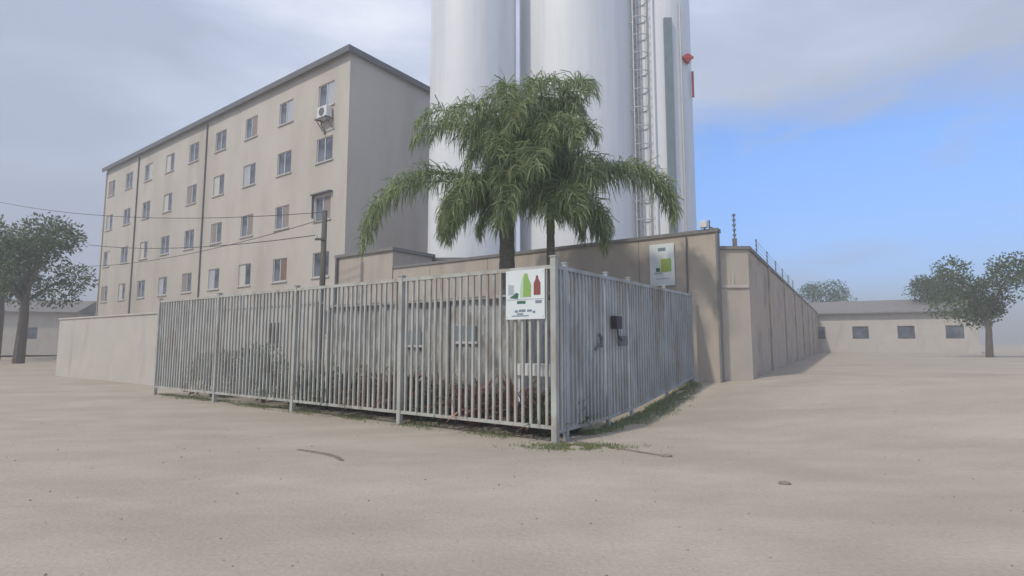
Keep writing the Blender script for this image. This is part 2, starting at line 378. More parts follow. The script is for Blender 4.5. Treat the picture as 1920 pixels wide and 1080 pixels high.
# second wall: short face then running away
p2 = Vector((5.2, 13.52, 0)); p3 = Vector((5.93, 13.52, 0)); d2 = Vector((math.sin(R(31.5)), math.cos(R(31.5)), 0))
w2 = empty('roadside_wall', (p3.x, p3.y, 0), 0); tag(w2, 'stained beige wall running away along the dirt road at the right', 'wall')
m = MB(); m.box(-.9, 0, 0, .2, .0, 3.80); m.build('end_face', M['wall'], w2)
T2 = frame(Vector((0,0,0)), d2)
m = MB(); m.box(0, 46, .0, .2, .0, 3.797, T2 @ Matrix.Translation((.0,.0,0))); m.build('side_face', M['wall2'], w2)
m = MB(); m.box(-.95, .05, -.05, .24, 3.80, 3.88); m.box(.06, 46, -.04, .22, 3.80, 3.90, T2); m.build('coping', M['coping'], w2)
m = MB(); m.box(-.70, -.03, -.035, 0, 2.83, 2.90); m.box(-.44,-.39,-.03,0,2.90,3.2); m.build('ledge', M['pale'], w2)
for k in range(9):
    m = MB(); m.box(5*k+3.9, 5*k+4.15, -.05, 0, .1, 3.79, T2); m.build('pier', M['wall2'], w2)
# left extension: pale wall behind the end of the fence
q = C+FL*26+FN*1.4
pw = wallrun('pale_wall', q, -FL, 18.2, -.1, 2.45, .18, M['pale'], 'pale rendered wall with a small dark opening behind the left end of the fence', cap=.06, capm='pale')
m = MB(); m.box(26-9.75, 26-9.2, -.04, 0, 1.45, 2.0); m.build('vent_opening', M['dark'], pw)

# ------------------------------------------------------------------ steel palisade fences
GAP = .1413; BAY = 3.25
def fence_left():
    o = empty('steel_fence', (C.x, C.y, 0), math.atan2(FL.y, FL.x)); tag(o, 'galvanised bar fence along the road with a white sign hung on it', 'fence')
    def top(t): return 2.66-.0
    def bot(t): return .22+.005*t
    pm = None
    for i in range(5):
        t = i*BAY; w_ = .042 if i != 0 else .045
        m = MB(); m.box(-w_, w_, -w_, w_, -.25, 2.78 if i == 0 else 2.70); m.box(-w_-.012, w_+.012, -w_-.012, w_+.012, 2.78 if i == 0 else 2.70, 2.80 if i == 0 else 2.72)
        m.build('post', M['galv'], o, loc=(t, 0, 0))
    for i in range(4):
        a, b = i*BAY+.045, (i+1)*BAY-.045
        m = MB(); m.box(a, b, -.03, .03, 2.60, 2.66); m.build('top_rail', M['galv'], o)
        m = MB(); m.box(a, b, -.025, .025, .20, .25); m.build('bottom_rail', M['galv'], o)
    b0 = None; rr = random.Random(3)
    for i in range(4):
        for k in range(1, 23):
            t = i*BAY+k*GAP
            if b0 is None:
                m = MB(); m.box(-.020, .020, -.020, .020, .25, 2.60); b0 = m.build('bar', M['galv'], o); c = b0
            else: c = b0.copy(); col.objects.link(c); c.parent = o
            c.location = (t+rr.uniform(-.004,.004), 0, 0); c.rotation_euler = (rr.uniform(-.004,.004), rr.uniform(-.0035,.0035), rr.uniform(-.06,.06))
    return o
fl = fence_left()
FRL = 6.45
def fence_right():
    c0 = C+FR*.12
    o = empty('steel_fence', (C.x, C.y, 0), math.atan2(FR.y, FR.x)); tag(o, 'galvanised vertical bar fence with a gate lock box, running back to the beige wall', 'fence')
    def zt(t): return 2.66
    def zg(t): p = C+FR*t; return gz(p.x, p.y)
    for t in (.32, 1.75, 2.72, 4.6, FRL-.05):
        m = MB(); m.box(-.032, .032, -.032, .032, zg(t)-.3, 2.71); m.box(-.042, .042, -.042, .042, 2.71, 2.73); m.build('post', M['galvShade'], o, loc=(t, 0, 0))
    ps = [.045, .32, 1.75, 2.72, 4.6, FRL-.05]
    for a, b in zip(ps[:-1], ps[1:]):
        m = MB(); m.box(a+.033, b-.033, -.03, .03, 2.60, 2.66); m.build('top_rail', M['galvShade'], o)
        m = MB(); za, zb = zg(a)+.14, zg(b)+.14
        m.add([(a+.033,-.025,za),(b-.033,-.025,zb),(b-.033,.025,zb),(a+.033,.025,za),(a+.033,-.025,za+.05),(b-.033,-.025,zb+.05),(b-.033,.025,zb+.05),(a+.033,.025,za+.05)],
              [(3,2,1,0),(4,5,6,7),(0,1,5,4),(1,2,6,5),(2,3,7,6),(3,0,4,7)]); m.build('bottom_rail', M['galvShade'], o)
    t = .14; rr = random.Random(8)
    while t < FRL-.1:
        if min(abs(t-p) for p in ps) > .045:
            m = MB(); m.box(-.023, .023, -.024, .024, zg(t)+.185, 2.60); c = m.build('bar', M['galvShade'], o, loc=(t+rr.uniform(-.004,.004), 0, 0)); c.rotation_euler = (rr.uniform(-.004,.004), 0, 0)
        t += GAP*.86
    # local -y is the outside of this fence
    m = MB(); m.box(1.84, 2.06, -.16, -.034, 1.72, 1.95); lb = m.build('lock_box', M['dark'], o, bevel=.01)
    m = MB(); m.box(2.10, 2.42, -.10, -.034, 1.42, 1.60); m.build('lock_plate', M['fascia'], o, bevel=.01)
    m = MB(); m.tube([(2.0,-.09,1.72),(2.0,-.10,1.60),(2.15,-.10,1.52)], .018, 6); m.build('cable', M['dark'], o)
    m = MB(); m.tube([(1.2,-.06,1.35),(1.25,-.09,1.45),(1.35,-.09,1.42),(1.42,-.07,1.55),(1.34,-.06,1.62)], .03, 6); m.build('chain', M['fascia'], o)
    return o
frr = fence_right()

# ------------------------------------------------------------------ signs
def sign(name, loc, rz, W, H, label, cat, variant):
    o = empty(name, loc, rz); tag(o, label, cat)
    m = MB(); m.box(-W/2, W/2, -.012, .012, 0, H); bd = m.build('board', M['signwhite'], o, bevel=.003)
    def shp(nm, pts, mt, y=-.0145):
        m = MB(); m.prism([(x*W-W/2, z*H) for x, z in pts], y, -.0120); m.build(nm, M[mt], bd)
    if variant == 0:
        shp('green_tower', [(.38,.44),(.52,.44),(.53,.80),(.48,.88),(.44,.90),(.38,.60)], 'pg', -.0140)
        shp('green_bottle', [(.46,.45),(.66,.45),(.66,.70),(.60,.82),(.57,.92),(.49,.93),(.47,.80)], 'g1', -.0160)
        shp('brown_bottle', [(.73,.48),(.90,.48),(.90,.72),(.85,.80),(.84,.87),(.79,.87),(.78,.80),(.73,.72)], 'rb', -.0150)
        shp('grey_block', [(.07,.50),(.22,.50),(.22,.70),(.07,.72)], 'pk', -.0140)
        shp('dark_wedge', [(.12,.44),(.32,.42),(.34,.52),(.28,.55),(.20,.49),(.12,.46)], 'g2', -.0165)
        shp('base_line', [(.02,.395),(.98,.395),(.98,.41),(.02,.41)], 'pk')
        for (x0, x1, z, h, mt) in ((.30,.52,.315,.06,'g2'),(.77,.93,.315,.06,'bl')): shp('text_line', [(x0,z),(x1,z),(x1,z+h),(x0,z+h)], mt)
        for (x0, x1, z, h) in ((.24,.33,.14,.045),(.35,.52,.15,.05),(.56,.68,.15,.045),(.70,.77,.12,.045),(.16,.60,.06,.022),(.30,.46,.095,.03)): shp('text_line', [(x0,z),(x1,z),(x1,z+h),(x0,z+h)], 'bl')
    else:
        shp('text_line', [(.35,.83),(.66,.83),(.66,.91),(.35,.91)], 'bl')
        shp('olive_bottle', [(.46,.32),(.72,.32),(.72,.64),(.46,.64)], 'g3', -.0140)
        shp('green_bottle', [(.66,.33),(.88,.33),(.88,.60),(.82,.66),(.68,.62)], 'g1', -.0160)
        shp('dark_wedge', [(.26,.34),(.42,.34),(.42,.42),(.26,.44)], 'g2')
        shp('grey_block', [(.18,.28),(.50,.28),(.50,.32),(.18,.33)], 'pk')
        shp('text_line', [(.25,.16),(.78,.16),(.78,.18),(.25,.18)], 'pk')
    sc_ = MB()
    for sx in (-1, 1):
        for zz in (.04, H-.04): sc_.tube([(sx*(W/2-.03),-.012,zz),(sx*(W/2-.03),-.018,zz)], .008, 8)
    sc_.build('screws', M['steel'], bd)
    return o
s1 = C+FL*.50-FN*.04
sign('sign_board', (s1.x, s1.y, 1.84), math.atan2(-FL.y, -FL.x), .72, .77, 'white sign with green and brown bottle shapes, fixed to the bars beside the corner post', 'sign', 0)
s2 = WC+AL*1.40; s2 = s2-Vector((.588,.809,0))*.05
sign('sign_board', (s2.x, s2.y, 2.93), math.atan2(-AL.y, -AL.x), .66, 1.10, 'tall pale sign with an olive green patch, high on the beige wall above the fence', 'sign', 1)

# ------------------------------------------------------------------ corrugated shed behind the fence
so = C+FL*7.6+FN*1.7
sh = empty('corrugated_shed', (so.x, so.y, 0), math.atan2(-FL.y, -FL.x)); tag(sh, 'low blue-grey corrugated metal shed standing behind the roadside fence bars', 'shed')
SLn = 6.0
def corr(mb, L, z0, z1a, z1b, y, amp=.018, pitch=.16):
    n = int(L/pitch*6); pr = [(L*i/n, y+amp*math.sin(2*math.pi*(L*i/n)/pitch)) for i in range(n+1)]
    vs = [(x, yy, z0) for x, yy in pr]+[(x, yy, z1a+(z1b-z1a)*x/L) for x, yy in pr]
    mb.add(vs, [(i, i+1, i+n+2, i+n+1) for i in range(n)])
m = MB(); corr(m, SLn, .03, 2.36, 2.36, 0); m.box(0, .03, .02, 1.3, .03, 2.35); m.box(SLn-.03, SLn, .02, 1.3, .03, 2.35); m.box(0, SLn, 1.3, 1.33, .03, 2.45); m.build('wall', M['corr'], sh)
m = MB(); m.add([(-.1,-.12,2.37),(SLn+.1,-.12,2.37),(SLn+.1,1.4,2.52),(-.1,1.4,2.52),(-.1,-.12,2.41),(SLn+.1,-.12,2.41),(SLn+.1,1.4,2.56),(-.1,1.4,2.56)], [(3,2,1,0),(4,5,6,7),(0,1,5,4),(1,2,6,5),(2,3,7,6),(3,0,4,7)]); m.build('roof', M['corr'], sh)
for (x0, x1, z0, z1) in ((2.55,3.25,1.42,1.72),(4.25,4.78,1.50,1.82)):
    m = MB(); m.box(x0, x1, -.05, -.02, z0, z1); v = m.build('window', M['duct'], sh)
    m = MB(); m.box(x0-.05, x1+.05, -.07, -.02, z0-.05, z0-.003); m.build('sill', M['frame'], v)
for x in (.02, 2.0, 4.0, 5.94):
    m = MB(); m.box(x, x+.06, -.06, -.022, .0, 2.36); m.build('batten', M['galv'], sh)

# white plant stand behind the corner bars
bo = C+FL*.72+FN*.75
be = empty('plant_stand', (bo.x, bo.y, 0), math.atan2(-FL.y, -FL.x)); tag(be, 'white painted plank stand seen through the bars below the lower sign', 'stand')
m = MB(); m.box(-.42, .42, -.14, .14, 1.07, 1.12); m.box(-.42,.42,-.165,-.14,.93,1.12); m.build('top', M['white'], be)
for sx in (-1, 1):
    m = MB(); m.box(sx*.36-.03, sx*.36+.03, -.12, .12, 0, 1.07); m.build('leg', M['white'], be)

# ------------------------------------------------------------------ plants
def leaf(mb, p, d, nrm, L, W):
    s = d.cross(nrm).normalized()*W*.5
    mid = p+d*L*.5+nrm*L*.06; tip = p+d*L-nrm*L*.08
    mb.add([p, mid-s, tip, mid+s], [(0,1,2,3)])
def rvec(rr): 
    while 1:
        v = Vector((rr.uniform(-1,1), rr.uniform(-1,1), rr.uniform(-1,1)))
        if .05 < v.length < 1: return v.normalized()
def flax(loc, label, seed, H=.8, red=True, grp=None):
    rr = random.Random(seed); o = empty('red_plant' if red else 'leafy_plant', loc); tag(o, label, 'plant', grp)
    m = MB()
    for i in range(90):
        az = rr.uniform(0, 6.283); el = rr.uniform(.5, 1.35); L = H*rr.uniform(.6, 1.1)
        d = Vector((math.cos(az)*math.cos(el), math.sin(az)*math.cos(el), math.sin(el))); p = Vector((rr.uniform(-.08,.08), rr.uniform(-.08,.08), 0))
        side = d.cross(Vector((0,0,1))).normalized()*.03; q = p+d*L*.55; t = q+(d+Vector((0,0,-.7))).normalized()*L*.45
        m.add([p-side*.6, p+side*.6, q+side, q-side, t], [(0,1,2,3),(3,2,4)])
    m.build('leaves', M['leafR'] if red else M['leafB'], o)
    m = MB(); m.tube([(0,0,-.02),(0,0,.2)], [.06,.03], 7); m.build('stem', M['bark'], o)
    return o
def fp(t, n): p = C+FL*t+FN*n; return (p.x, p.y, gz(p.x, p.y))
RL = 'red-leaved plant growing low behind the bars of the roadside fence'; GL = 'green strappy plant growing low behind the bars of the roadside fence'
for k, (t_, n_, h_) in enumerate([(4.85,.75,1.0),(4.45,.7,1.35),(4.05,.85,1.2),(3.7,.7,.9),(2.45,.8,.9),(2.05,.7,1.2),(1.65,.85,1.0),(1.3,.9,1.25),(5.9,.9,.9),(3.0,1.0,1.0),(.9,.6,.8)]):
    flax(fp(t_,n_), RL, 1+k, h_, True, 'red-leaved plants behind the roadside fence')
for k, (t_, n_, h_) in enumerate([(.45,.5,.9),(5.5,.7,1.4),(2.85,.7,1.1),(5.15,1.1,1.3),(6.3,.6,1.4),(1.0,1.2,1.1),(.25,1.0,.8),(3.3,.6,.9),(6.9,.8,1.2),(2.3,1.1,1.2),(4.2,1.15,1.4),(7.5,.7,1.3)]):
    flax(fp(t_,n_), GL, 20+k, h_, False, 'green plants behind the roadside fence')
def bush(name, loc, sx, sy, sz, n, label, cat, seed, mt='leafB', leafL=.13, stems=4, grp=None):
    rr = random.Random(seed); o = empty(name, loc); tag(o, label, cat, grp)
    m = MB(); cl = [(Vector((rr.uniform(-.7,.7)*sx, rr.uniform(-.7,.7)*sy, sz*rr.uniform(.35,.95))), rr.uniform(.25,.45)) for _ in range(14)]
    for i in range(n):
        c, r = rr.choice(cl); v = rvec(rr); p = c+Vector((v.x*sx*r, v.y*sy*r, v.z*sz*r*.8))*rr.uniform(.5,1)**.5
        if p.z < .02: p.z = .05
        leaf(m, p, (v+rvec(rr)*.7).normalized(), rvec(rr), leafL*rr.uniform(.6,1.3), leafL*.5)
    m.build('crown', M[mt], o)
    m = MB()
    for i in range(stems):
        c = cl[i][0]; m.tube([(0,0,-.1),(c.x*.4,c.y*.4,c.z*.5),tuple(c)], [.03*sz+.01,.02*sz+.008,.008*sz+.004], 6)
    m.build('stems', M['bark'], o); return o
bush('bush', fp(8.75,.7), .55, .5, 1.15, 1500, 'dark green bush behind the bars at the left end, below the dark wall opening', 'bush', 21)
bush('bush', fp(11.2,.7), .7, .5, 1.0, 1300, 'dark green bush behind the bars in front of the pale wall, farthest left', 'bush', 22)

# ------------------------------------------------------------------ palms
def palm(name, base, crownz, r0, label, fronds, seed, lean=(0,0)):
    rr = random.Random(seed); o = empty(name, base); tag(o, label, 'palm tree')
    H = crownz-base[2]; pts = []; rs = []
    for i in range(26):
        u = i/25; pts.append((lean[0]*u*u, lean[1]*u*u, -.1+(H+.1)*u)); rs.append(r0*(1.25-.35*u)*(1+.05*(i % 2)))
    m = MB(); m.tube(pts, rs, 14); m.build('trunk', M['trunk'], o, smooth=True)
    top = Vector(pts[-1])
    cs = MB(); cs.tube([top-Vector((0,0,.1)), top+Vector((0,0,.25)), top+Vector((0,0,.75))], [r0*1.0, r0*.95, r0*.35], 12); cs.build('crownshaft', M['stem'], o, smooth=True)
    for (az, el0, el1, L, pw) in fronds:
        az = R(az+rr.uniform(-4,4)); e0, e1 = R(el0), R(el1)
        n = 46; p = top+Vector((0,0,.15+rr.uniform(0,.25))); P = [p.copy()]; D = []
        twist = rr.uniform(-.25,.25)
        for i in range(n):
            s = (i+.5)/n; e = e0+(e1-e0)*s**pw; a = az+twist*s
            d = Vector((math.cos(a)*math.cos(e), math.sin(a)*math.cos(e), math.sin(e))); D.append(d); p = p+d*L/n; P.append(p.copy())
        m = MB(); m.tube(P[::3]+[P[-1]], [max(.006, .030*(1-i/17)) for i in range(len(P[::3])+1)], 5)
        fo = m.build('frond', M['stem'], o)
        m = MB(); side0 = Vector((-math.sin(az), math.cos(az), 0))
        i0 = 5
        for i in range(i0, n):
            s = i/n
            for sub in range(4):
                for sg in (-1, 1):
                    q = P[i]+(P[i+1]-P[i])*(sub/4+rr.uniform(0,.3))
                    d = D[i]; sd = d.cross(Vector((0,0,1))); sd = sd.normalized() if sd.length > .2 else side0
                    sd = (sd*.6+side0*(-.4 if sd.dot(side0) < 0 else .4)).normalized()*sg
                    ll = (.70*math.sin(math.pi*min(1, .14+.80*s))**.6+.08)*rr.uniform(.75,1.15)
                    a0 = (sd*rr.uniform(.45,1.0)+d*rr.uniform(.2,.8)+Vector((0,0,rr.uniform(-.6,.8)))+rvec(rr)*.35).normalized()
                    a1 = (a0*.6+Vector((0,0,-1.0))*rr.uniform(.3,1.1)+rvec(rr)*.25).normalized()
                    a2 = (a1*.4+Vector((rr.uniform(-.35,.35),rr.uniform(-.35,.35),-1))).normalized()
                    wv = a0.cross(rvec(rr)).normalized()*.0115
                    q1 = q+a0*ll*.35; q2 = q1+a1*ll*.35; q3 = q2+a2*ll*.35
                    m.add([q-wv*.6, q+wv*.6, q1+wv, q1-wv, q2+wv*.8, q2-wv*.8, q3], [(0,1,2,3),(3,2,4,5),(5,4,6)])
        m.build('leaflets', M['frondA'], fo)
    return o
F1 = [ # azimuth (0 right, 90 away, 180 left), start and end elevation, length, bend power
 (180,84,-66,4.1,2.3),(188,83,-70,3.9,2.0),(172,85,-60,3.8,2.3),
 (181,54,-88,4.8,1.15),(186,50,-88,4.6,1.1),(176,57,-88,4.5,1.1),
 (50,89,-86,4.5,2.8),(-50,88,-86,4.3,2.7),(90,89,-86,4.3,2.6),(-90,88,-86,4.1,2.4),(25,88,-88,4.2,2.5),(-25,88,-88,4.1,2.3),(120,88,-88,4.2,2.4),(-120,88,-88,4.0,2.2),(70,86,-88,3.9,1.8),(-65,86,-88,3.8,1.7),
 (60,89,-86,3.9,2.6),(-60,88,-86,3.8,2.4),(80,88,-86,3.8,2.2),(-80,88,-88,3.7,2.0),(35,86,-88,3.8,2.2),(-35,86,-88,3.7,2.0),(20,84,-88,3.4,1.7),(-20,84,-88,3.2,1.5),
 (-100,84,-88,3.3,1.6),(100,86,-88,3.6,1.8),(-40,80,-88,3.2,1.3),(40,80,-88,3.2,1.3),(-75,78,-88,3.2,1.3),
 (185,54,-88,2.0,.9),(215,58,-88,2.3,.9),(160,56,-88,2.2,.9),(-120,58,-88,2.6,.9),(-60,62,-88,2.9,.9),(-95,68,-88,2.9,.9),(10,58,-88,2.6,.9),(240,62,-88,2.7,1.0),(200,64,-88,2.2,1.0)]
palm('palm_tree', (-.12, 13.0, gz(-.12,13)-.05), 4.35, .19, 'large palm with a thick grey trunk and a tall dense drooping crown', F1, 11)
F2 = [(2,58,-88,4.1,1.5),(-7,54,-88,3.8,1.4),(6,62,-88,4.0,1.5),
 (100,89,-87,4.4,3.2),(-105,89,-87,4.2,3.0),(75,89,-88,4.2,3.6),(-75,89,-88,4.0,3.6),(165,89,-88,4.3,3.0),(-150,88,-88,4.2,2.8),(95,87,-88,3.6,2.0),(-85,86,-88,3.4,1.9),
 (-75,88,-86,4.2,2.6),(75,88,-86,4.3,2.6),(110,88,-88,4.2,2.4),(180,88,-88,4.1,2.6),(150,87,-86,4.2,2.2),(-120,87,-86,4.0,2.0),(-160,87,-88,4.0,2.0),(60,89,-88,3.6,3.4),(-65,89,-88,3.5,3.2),(0,89,-88,3.0,3.6),(-20,86,-88,2.5,2.0),
 (-90,84,-88,3.5,1.7),(200,84,-88,3.5,1.7),(90,85,-88,3.7,1.8),(-60,82,-88,2.5,1.5),(60,82,-88,2.5,1.5),(-110,80,-88,3.2,1.4),(170,80,-88,3.1,1.3),
 (-5,34,-86,1.7,.9),(-70,62,-88,2.4,1.1),(180,62,-88,2.3,1.0),(-130,60,-88,2.3,1.0),(-30,60,-88,1.9,1.0),(240,68,-88,2.6,1.2),(30,66,-88,1.9,1.1)]
palm('palm_tree', (.90, 12.5, gz(.9,12.5)-.05), 4.1, .10, 'slimmer palm just right of the large one, its fronds arching right', F2, 12)

# ------------------------------------------------------------------ silos
def silo(name, x, y, r, H, label):
    o = empty(name, (x, y, .4)); tag(o, label, 'silo')
    n = 72; zs = [0]+[H*i/9 for i in range(1, 10)]; m = MB(); rings = []
    prof = []
    for i, z in enumerate(zs):
        prof.append((r, z))
    prof += [(r*.6, H+r*.25), (.3, H+r*.45), (.0001, H+r*.45)]
    for rr_, z in prof:
        m.v += [(rr_*math.cos(2*math.pi*k/n), rr_*math.sin(2*math.pi*k/n), z) for k in range(n)]
    for j in range(len(prof)-1):
        for k in range(n): m.f.append((j*n+k, j*n+(k+1) % n, (j+1)*n+(k+1) % n, (j+1)*n+k))
    sh = m.build('shell', M['silo'], o, smooth=True)
    sh.data.set_sharp_from_angle(angle=R(20))
    for z in zs[1:-1]:
        m = MB(); ring = [((r+.003)*math.cos(2*math.pi*k/n), (r+.003)*math.sin(2*math.pi*k/n)) for k in range(n)]
        m.add([(a, b, z-.006) for a, b in ring]+[(a, b, z+.006) for a, b in ring], [(k, (k+1) % n, (k+1) % n+n, k+n) for k in range(n)])
        m.build('weld_seam', M['silo'], o, smooth=True)
    return o
silo('silo', -1.87, 25.2, 2.06, 19.5, 'white cylindrical silo on the left, nearest the apartment block')
s_b = silo('silo', 3.25, 26.5, 2.86, 20, 'widest white silo in the middle with a caged ladder')
s_c = silo('silo', 7.38, 26.6, 1.70, 19, 'narrow pale silo on the right with a dark duct and red fittings')
# caged ladder, on its own stand-offs at the right front of the middle silo
def ladder(o, ang, r, H, z0=.0):
    # local frame: outward direction from the silo centre
    u = Vector((math.cos(ang), math.sin(ang), 0)); s = Vector((-u.y, u.x, 0)); b = u*(r+.18)
    m = MB()
    for sg in (-1, 1): m.tube([b+s*.26*sg+Vector((0,0,z0)), b+s*.26*sg+Vector((0,0,H))], .035, 6)
    z = z0
    while z < H: m.tube([b-s*.26+Vector((0,0,z)), b+s*.26+Vector((0,0,z))], .02, 5); z += .32
    ld = m.build('ladder', M['steel'], o)
    m = MB(); z = z0+2.2
    while z < H:
        m.tube([b+u*(.40-.40*math.cos(t))+s*.40*math.cos(math.pi/2-t)*0+s*(.40*math.cos(t*1.0)) if False else b+s*.40*math.cos(t)+u*.62*math.sin(t)+Vector((0,0,z)) for t in [math.pi*k/8 for k in range(9)]], .022, 5); z += .9
    for t in (.35, 1.1, 1.57, 2.05, 2.8):
        q = b+s*.40*math.cos(t)+u*.62*math.sin(t); m.tube([q+Vector((0,0,z0+2.2)), q+Vector((0,0,H))], .014, 5)
    m.build('cage', M['steel'], ld)
    z = 1.
    while z < H:
        m = MB(); q = b-u*.035
        m.tube([u*(r-.02)-s*.26+Vector((0,0,z)), q-s*.26+Vector((0,0,z)), q+s*.26+Vector((0,0,z)), u*(r-.02)+s*.26+Vector((0,0,z))], .02, 5); m.build('stand_off', M['steel'], ld)
        z += 2.2
ladder(s_b, R(-28), 2.86, 19.5)
m = MB(); m.box(-.08,.30,-1.84,-1.60,-.2,16.6); m.build('duct', M['duct'], s_c)
m = MB(); m.tube([(-.62,-1.68,0),(-.62,-1.68,18.8)], .07, 8); m.tube([(-.85,-1.56,0),(-.85,-1.56,18.8)], .05, 8); m.build('riser_pipe', M['silo'], s_c)
m = MB(); m.tube([(.75,-1.62,0),(.75,-1.62,17.5)], .05, 8); m.build('vent_pipe', M['steel'], s_c)
m = MB(); m.tube([(1.12,-1.55,14.75),(1.12,-1.2,14.75)], .20, 14); m.box(.85,1.38,-1.57,-1.50,14.69,14.81); m.build('red_valve', M['red'], s_c)
m = MB(); m.tube([(1.50,-1.0,13.0),(1.50,-1.0,14.3)], .055, 8); m.build('red_pipe', M['red'], s_c)

# ------------------------------------------------------------------ pole and wires
pp = Vector((-7.08, 20.2, gz(-7.08, 20.2)))
po = empty('utility_pole', tuple(pp)); tag(po, 'dark weathered pole standing before the apartment block', 'pole')
m = MB(); m.tube([(0,0,-.1),(0,0,6.1)], [.115,.095], 10); m.build('post', M['pole'], po, smooth=True)
m = MB(); m.box(-.3,.12,-.12,-.06,4.95,5.03); m.build('cross_arm', M['pole'], po)
m = MB(); m.tube([(-.25,-.09,5.03),(-.25,-.09,5.15)], .04, 8); m.build('insulator', M['white'], po)
def cable(name, a, b, sag, r, label, parent=None):
    a, b = Vector(a), Vector(b); pts = [a.lerp(b, i/24)-Vector((0,0,sag*4*(i/24)*(1-i/24))) for i in range(25)]
    m = MB(); m.tube(pts, r, 5); o = m.build(name, M['wire'], parent)
    if not parent: tag(o, label, 'cable')
cable('service_cable', (pp.x-.25, pp.y-.09, pp.z+5.15), (-26, 33, 7.4), .35, .018, 'thickest cable running left from the small insulator on the pole')

cable('service_cable', (pp.x, pp.y, pp.z+6.05), (-30, 31, 9.6), .55, .014, 'thin upper cable leaving the top of the pole to the left')
cable('service_cable', (pp.x-.1, pp.y-.05, pp.z+5.75), (-28, 34, 6.2), .5, .014, 'lowest cable drooping left from the pole towards the end of the block')
# ------------------------------------------------------------------ things on the walls
# rod of the electric fence with its insulators
p = p3+Vector((-.28,.1,3.88)); e = empty('electric_fence_rod', tuple(p)); tag(e, 'tall thin rod with a column of insulators on top of the right-hand wall', 'fence rod')
m = MB(); m.tube([(0,0,0),(0,0,.86)], .016, 6); m.box(-.05,.05,-.03,.03,0,.22); m.build('rod', M['coping'], e)
for k in range(5):
    m = MB(); m.tube([(-.0,0,.28+.13*k),(0,0,.33+.13*k)], .045, 8); m.build('insulator', M['duct'], e)
e2 = None
for k in range(6):
    q = p3+d2*(1.6+2.4*k)+Vector((.0,0,3.9)); 
    o = empty('electric_fence_rod', (q.x, q.y, q.z)); tag(o, 'short electric fence rod on the coping, number %d from the near corner of the roadside wall' % (k+1) if False else ['short rod on the wall coping nearest the wall corner','second short rod along the coping of the roadside wall','third short rod along the coping of the roadside wall','fourth short rod along the coping of the roadside wall','fifth short rod along the coping of the roadside wall','farthest short rod along the coping of the roadside wall'][k], 'fence rod', 'short rods along the roadside wall')
    m = MB(); m.tube([(0,0,-.02),(0,0,.42)], .014, 6); m.build('rod', M['coping'], o)
    m = MB()
    for j in range(3): m.tube([(0,0,.12+.12*j),(0,0,.15+.12*j)], .03, 8)
    m.build('insulator', M['duct'], o)
wm = MB()
for j in range(3):
    a = p3+d2*1.6+Vector((0,0,4.03+.12*j)); b = p3+d2*13.6+Vector((0,0,4.03+.12*j)); wm.tube([a, b], .005, 4)
tag(wm.build('fence_wires', M['wire']), 'three thin wires strung between the short rods on the roadside wall', 'wire')
# security light on the end of the compound wall
q = WC+AL*.28+Vector((0,.05,4.30)); s = empty('security_light', tuple(q), math.atan2(-AL.y,-AL.x)); tag(s, 'small white flood light on top of the end of the beige wall', 'light fitting')
m = MB(); m.box(-.09,.09,-.14,.0,.03,.20); m.build('housing', M['white'], s, bevel=.012)
m = MB(); m.tube([(0,0,-.0),(0,0,.09)], .02, 6); m.tube([(.12,0,0),(.12,0,.22)], .02, 6); m.tube([(.12,0,.05),(.34,0,-.06)], .02, 6); m.build('bracket', M['fascia'], s)

# ------------------------------------------------------------------ ground cover and debris
def grass(name, region, n, hmin, hmax, label, seed):
    rr = random.Random(seed); m = MB()
    for i in range(n):
        r_ = region(rr)
        if r_ is None: continue
        x, y, s_ = r_; z = gz(x, y)-.01; h = rr.uniform(hmin, hmax)*s_; a = rr.uniform(0, 6.283); w_ = .006+.004*rr.random()
        b = Vector((math.cos(a), math.sin(a), 0))*w_; t = Vector((rr.uniform(-.6,.6)*h, rr.uniform(-.6,.6)*h, h))
        p = Vector((x, y, z)); m.add([p-b, p+b, p+t*.6+b*.7, p+t], [(0,1,2,3)])
    return tag(m.build(name, M['grass']), label, 'grass', kind='stuff')
def strip(rr):
    t = rr.uniform(.9, 6.4); u = (t-.9)/5.5; wd = .12+.62*math.sin(math.pi*min(1, u*.95))**.8
    d = abs(rr.gauss(0, .45)); 
    if d > 1: return None
    d *= wd
    if mnoise.noise(Vector((t*1.7, d*4, 5))) < -.28: return None
    p = C+FR*t+Vector((.809,-.5878,0))*(d-.05); return p.x, p.y, 1-.5*d/wd
grass('grass', strip, 7500, .03, .10, 'patchy green grass at the foot of the right-hand fence', 31)
def patch(rr):
    x = rr.gauss(.85, .38); y = rr.gauss(7.95, .13)
    if mnoise.noise(Vector((x*5, y*5, 1))) < -.15: return None
    return x, y, .8
grass('grass', patch, 3600, .02, .07, 'thin dry grass round the foot of the corner post', 32)
def under(rr):
    t = rr.uniform(0, 13); n_ = rr.gauss(.12, .14); p = C+FL*t+FN*n_
    if mnoise.noise(Vector((t*1.2, n_*3, 9))) < .0: return None
    return p.x, p.y, .7
grass('grass', under, 8000, .03, .10, 'sparse weeds under the bottom rail of the roadside fence', 33)
